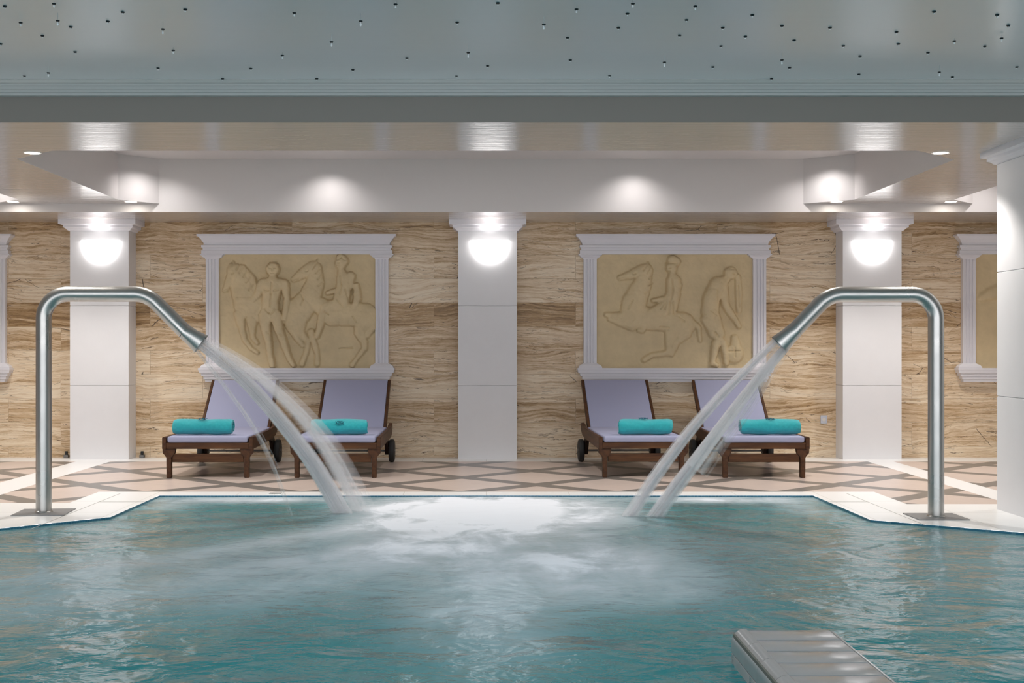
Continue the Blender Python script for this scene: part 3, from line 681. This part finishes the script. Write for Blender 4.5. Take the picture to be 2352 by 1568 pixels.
bundle('main_stream', pth(8.39, [(458, 788), (560, 874), (650, 975), (725, 1075), (792, 1192)], 8.45), .085, .12, .04, .07, 52, M['jet'], jl, .005, .011, 3)
bundle('outer_stream', pth(8.42, [(468, 784), (585, 857), (690, 952), (768, 1055), (832, 1190)], 8.55), .06, .17, .05, .14, 46, M['veil'], jl, .006, .014, 4)
bundle('edge_stream', pth(8.36, [(450, 800), (520, 890), (582, 978), (632, 1075), (672, 1185)], 8.3), .03, .06, .03, .05, 16, M['veil'], jl, .004, .006, 5, 0, .5)
jr = thing('water_jet', 'white double water jet falling to the left from the right steel spout', 'water jet')
bundle('lower_stream', pth(8.175, [(1802, 800), (1718, 898), (1640, 1000), (1565, 1100), (1495, 1198)], 8.3), .06, .10, .04, .07, 42, M['jet'], jr, .005, .010, 6)
bundle('upper_stream', pth(8.175, [(1782, 784), (1690, 876), (1600, 975), (1515, 1085), (1440, 1198)], 8.3), .045, .09, .04, .07, 36, M['jet'], jr, .005, .010, 7)
bundle('thin_sheet', pth(8.15, [(1800, 796), (1755, 860), (1715, 925), (1650, 1010), (1600, 1080)], 8.1), .10, .15, .03, .06, 30, M['veil'], jr, .006, .010, 8)

# ------------------------------------------------------------------ water surface
def in_poly(x, y, poly):
    c = False; j = len(poly)-1
    for i in range(len(poly)):
        xi, yi = poly[i]; xj, yj = poly[j]
        if (yi > y) != (yj > y) and x < (xj-xi)*(y-yi)/(yj-yi)+xi: c = not c
        j = i
    return c
nx, ny = 260, 300
xs = np.linspace(-XS+.9, XS-.9, nx); ys = np.concatenate([np.linspace(-4, 3, 20, endpoint=False), np.linspace(3, 9.38, ny-20)])
Xg, Yg = np.meshgrid(xs, ys)
def blob(cx, cy, rx, ry, s, p=1.0, a=0):
    ca, sa = math.cos(a), math.sin(a); dx, dy = Xg-cx, Yg-cy
    u, v = (dx*ca+dy*sa)/rx, (-dx*sa+dy*ca)/ry; return s*np.exp(-(u*u+v*v)**p)
def stroke(x0, y0, x1, y1, w0, w1, s):
    dx, dy = x1-x0, y1-y0; t_ = np.clip(((Xg-x0)*dx+(Yg-y0)*dy)/(dx*dx+dy*dy), 0, 1)
    d = np.hypot(Xg-x0-t_*dx, Yg-y0-t_*dy); w = w0+(w1-w0)*t_
    return s*(1-.75*t_)*np.exp(-(d/w)**2)
foam = 1-(1-np.clip(blob(.0, 8.55, 1.0, 1.12, 1.0, 2.4), 0, 1))*(1-blob(.1, 7.0, .85, 1.0, .62, 1.5))*(1-blob(.62, 6.2, .50, .85, .55, 2.2))*(1-blob(0, 5.5, .38, 1.1, .42, 1.3))\
    * (1-stroke(-.6, 7.9, -2.4, 5.6, .22, .38, .75))*(1-stroke(-.4, 7.3, -2.0, 5.2, .22, .34, .70))*(1-stroke(-.2, 7.0, -1.3, 5.2, .2, .34, .62))\
    * (1-blob(-1.65, 9.22, .75, .24, .75, 1.3))*(1-blob(1.65, 9.22, .75, .24, .75, 1.3))*(1-blob(-2.15, 8.8, .2, .3, .4))*(1-blob(2.1, 8.7, .2, .5, .4))
haze = (.11+.07*np.sin(Xg*1.7+Yg*.9+.5)*np.sin(Yg*1.9-Xg*.6))*np.clip((Yg-4.9)/1.0, 0, 1)
foam = np.clip(1-(1-foam)*(1-haze*np.clip((8.6-Yg)/.8, 0, 1)), 0, 1)
swell = .006*np.sin(Xg*2.1+Yg*1.3)+.004*np.sin(Xg*-3.7+Yg*2.9+1)
Zg = ZWAT-.002+.25*swell*(Yg < 9.2)+.012*foam*np.exp(-((Xg/1.1)**2+((Yg-8.7)/.7)**2))
verts = np.stack([Xg, Yg, Zg], -1).reshape(-1, 3)
big = [(-XS+.9, -4.1)]+[(x*1.03, y+.06) for x, y in outline]+[(XS-.9, -4.1)]
faces = []
for j in range(ny-1):
    for i in range(nx-1):
        if in_poly((xs[i]+xs[i+1])/2, (ys[j]+ys[j+1])/2, big): faces.append((j*nx+i, j*nx+i+1, (j+1)*nx+i+1, (j+1)*nx+i))
me = bpy.data.meshes.new('pool_water'); me.from_pydata(verts.tolist(), [], faces); me.materials.append(M['water'])
at2 = me.attributes.new('foam', 'FLOAT', 'POINT'); at2.data.foreach_set('value', foam.reshape(-1).astype(np.float32))
for p in me.polygons: p.use_smooth = True
wo = bpy.data.objects.new('pool_water', me); C.objects.link(wo)
tag(wo, 'teal pool water churned white under the two jets', 'water', None, 'stuff')

# ------------------------------------------------------------------ grey tiled wall end in the foreground
h_ = .96; zt = H-h_; ye = F*h_/648; xl = (1680-VX)/648*h_; xr = (1913-VX)/648*h_; pitch = .155
t = thing('tiled_divider', 'low grey glazed-tile wall end rising from the pool at the bottom edge', 'pool wall', ((xl+xr)/2, ye, -1.25))
def L_(bm):
    for v in bm.verts: v.co -= Vector(((xl+xr)/2, ye, -1.25))
    return bm
bm = bmesh.new(); box(bm, xl+.004, xr-.004, 1.6, ye-.004, -1.25, zt-.012); obj('wall_body', L_(bm), M['grout'], t)
bm = bmesh.new(); k = 0; y = ye
while y > 1.75:
    box(bm, xl+.052, xr-.012, y-pitch+.006, y, zt-.016, zt, .005); y -= pitch
obj('top_tiles', L_(bm), M['glaze'], t, True)
bm = bmesh.new(); y = ye; first = True
while y > 1.75:
    ln = .21; r = .046; y0 = max(y-ln+.003, 1.6)
    pr = [(xl+.049, zt-.02), (xl+.049, zt+.004)]+[(xl+r-r*math.sin(a), zt+.004-r+r*math.cos(a)) for a in [i*PI/2/8 for i in range(9)]]+[(xl, zt-.075), (xl+.012, zt-.075)]
    b1 = extr(pr, 'y', y0, y); me_ = bpy.data.meshes.new('x'); b1.to_mesh(me_); b1.free(); bm.from_mesh(me_); bpy.data.meshes.remove(me_); y -= ln
obj('edge_tiles', L_(bm), M['glaze'], t, True)
bm = bmesh.new()
for zz in (zt-.078-.15, zt-.078-.304, zt-.078-.458):
    y = ye
    while y > 1.75: box(bm, xl, xl+.008, max(y-.297, 1.6), y, zz, zz+.15, .002); y -= .30
for zz in (zt-.17, zt-.324, zt-.478): box(bm, xl+.004, xr-.004, ye-.006, ye+.003, zz, zz+.15, .002)
obj('side_tiles', L_(bm), M['glaze'], t, True)
bm = bmesh.new(); box(bm, xr-.009, xr, 1.6, ye, zt-.10, zt-.003, .002); obj('lip_strip', L_(bm), M['glaze'], t)

# ------------------------------------------------------------------ small fittings
def small(name, lab, cat, loc, parts):
    t = thing(name, lab, cat, loc)
    for n_, bm, m in parts: obj(n_, bm, m, t)
for px, lab in ((153, 'small dark metal stub at the foot of the wall left of the left pillar'), (327, 'small dark metal stub at the foot of the wall right of the left pillar')):
    b1 = bmesh.new(); box(b1, -.022, .022, -.05, 0, 0, .028, .004); b3 = bmesh.new(); tube(b3, [(0, -.028, .028), (0, -.028, .062)], .014, 14)
    small('pipe_stub', lab, 'pipe fitting', ((px-VX)/F*12.6, DW, 0), (('foot', b1, M['bolt']), ('cap', b3, M['bead'])))
b1 = bmesh.new(); box(b1, -.032, .032, -.010, 0, -.04, .04, .006); b3 = bmesh.new(); tube(b3, [(0, -.011, 0), (0, -.0135, 0)], .018, 16, up=Vector((0, 0, 1)))
small('wall_socket', 'small pale socket on the travertine beside the right wall pillar', 'socket', ((1892-VX)/F*12.62, DW, H-(963-VY)/F*12.62), (('cover_plate', b1, M['socket']), ('socket_face', b3, M['rim'])))
b1 = bmesh.new(); box(b1, -.055, .055, -.04, .04, 0, .004, .001); b3 = bmesh.new()
for i in range(5): box(b3, -.045, .045, -.032+i*.014, -.026+i*.014, .004, .0052)
small('drain_cover', 'small flat drain cover in the coping below the second lounger', 'drain', ((633-VX)/F*9.47, 9.47, 0), (('plate', b1, M['marble']), ('slots', b3, M['grout'])))

# ------------------------------------------------------------------ crystal stars on the pool ceiling
Z1 = [(22,27,0),(95,90,1),(265,58,2),(325,122,0),(195,162,0),(345,237,0),(222,303,2),(112,348,0),(495,96,0),(564,54,0),(851,42,0),(748,98,2),(796,218,1),(726,311,0),(1352,45,1),(1657,60,2),(1817,5,1),(2287,12,0),(2100,101,0),(1523,158,2),(2151,208,2),(1297,242,1),(1869,264,0),(1152,313,0),(1621,318,0),(1022,360,0),(1455,360,0),(2240,301,0),(2097,348,0),(3,200,0),(248,2,1)]
Z2 = [(146,76,2),(296,28,1),(255,171,0),(530,61,0),(489,125,0),(555,2,1),(842,14,1),(802,89,0),(770,160,0),(700,254,2),(268,274,0),(448,347,0),(923,306,0),(960,210,0),(968,125,0),(1072,166,0),(1104,67,0),(1240,116,0),(1296,183,0),(1240,243,2),(1275,309,0),(1192,362,0),(1461,125,0),(1522,209,0),(1599,256,0),(1593,339,0),(1766,145,0),(1775,200,0),(1911,240,0),(1963,300,2),(2023,353,0),(1939,52,0),(2032,175,1),(2172,211,0),(2229,67,0),(2280,115,0),(2249,162,1),(2319,306,0)]
stars = [(x/2, y/2, k) for x, y, k in Z1]+[(1176+x/2, y/2, k) for x, y, k in Z2]
def star_proto(kind):
    t = thing('crystal_star', '', 'ceiling crystal')
    wl = (0.0, .012, .034)[kind]; dl = (.007, .013, .020)[kind]
    if wl: bm = bmesh.new(); tube(bm, [(0, 0, 0), (0, 0, -wl)], .0011, 6); obj('wire', bm, M['wire'], t)
    bm = bmesh.new(); lathe(bm, [(.0005, -wl+.001), (.0085, -wl), (.0095, -wl-.002), (.0065, -wl-.006), (.001, -wl-.007)], 12); obj('bead', bm, M['bead'], t, True)
    bm = bmesh.new(); z0 = -wl-.006; lathe(bm, [(.0006, z0), (.0028, z0-.25*dl), (.0046, z0-.62*dl), (.0034, z0-.88*dl), (.0005, z0-dl)], 8); obj('crystal_drop', bm, M['crystal'], t)
    return t
protos = {}
ORD = 'leftmost second third fourth fifth sixth seventh eighth ninth tenth eleventh twelfth thirteenth fourteenth fifteenth sixteenth seventeenth eighteenth nineteenth twentieth'.split()
ORD += ['twenty-first', 'twenty-second', 'twenty-third', 'twenty-fourth', 'twenty-fifth', 'twenty-sixth']
DESC = {0: 'dark ceiling bead with clear tip', 1: 'ceiling crystal with short drop', 2: 'crystal drop on a wire'}
def bandof(y): return 0 if y < 40 else 1 if y < 95 else 2
BN = ['near the top edge', 'across the middle ceiling', 'next to the cornice']
cnt = {}
for px, py, k in sorted(stars):
    D = (ZP-H)*F/(VY-py); D = min(D, 7.28)
    key = (k, bandof(py)); i = cnt.get(key, 0); cnt[key] = i+1
    if k not in protos: protos[k] = o = star_proto(k)
    else: o = dup(protos[k])
    o.location = ((px-VX)/F*D, D, ZP)
    o['label'] = '%s, %s of those %s' % (DESC[k], ORD[i] if i == 0 else ORD[i]+' from left', BN[bandof(py)])
    o['group'] = 'crystal stars under the grey pool ceiling'
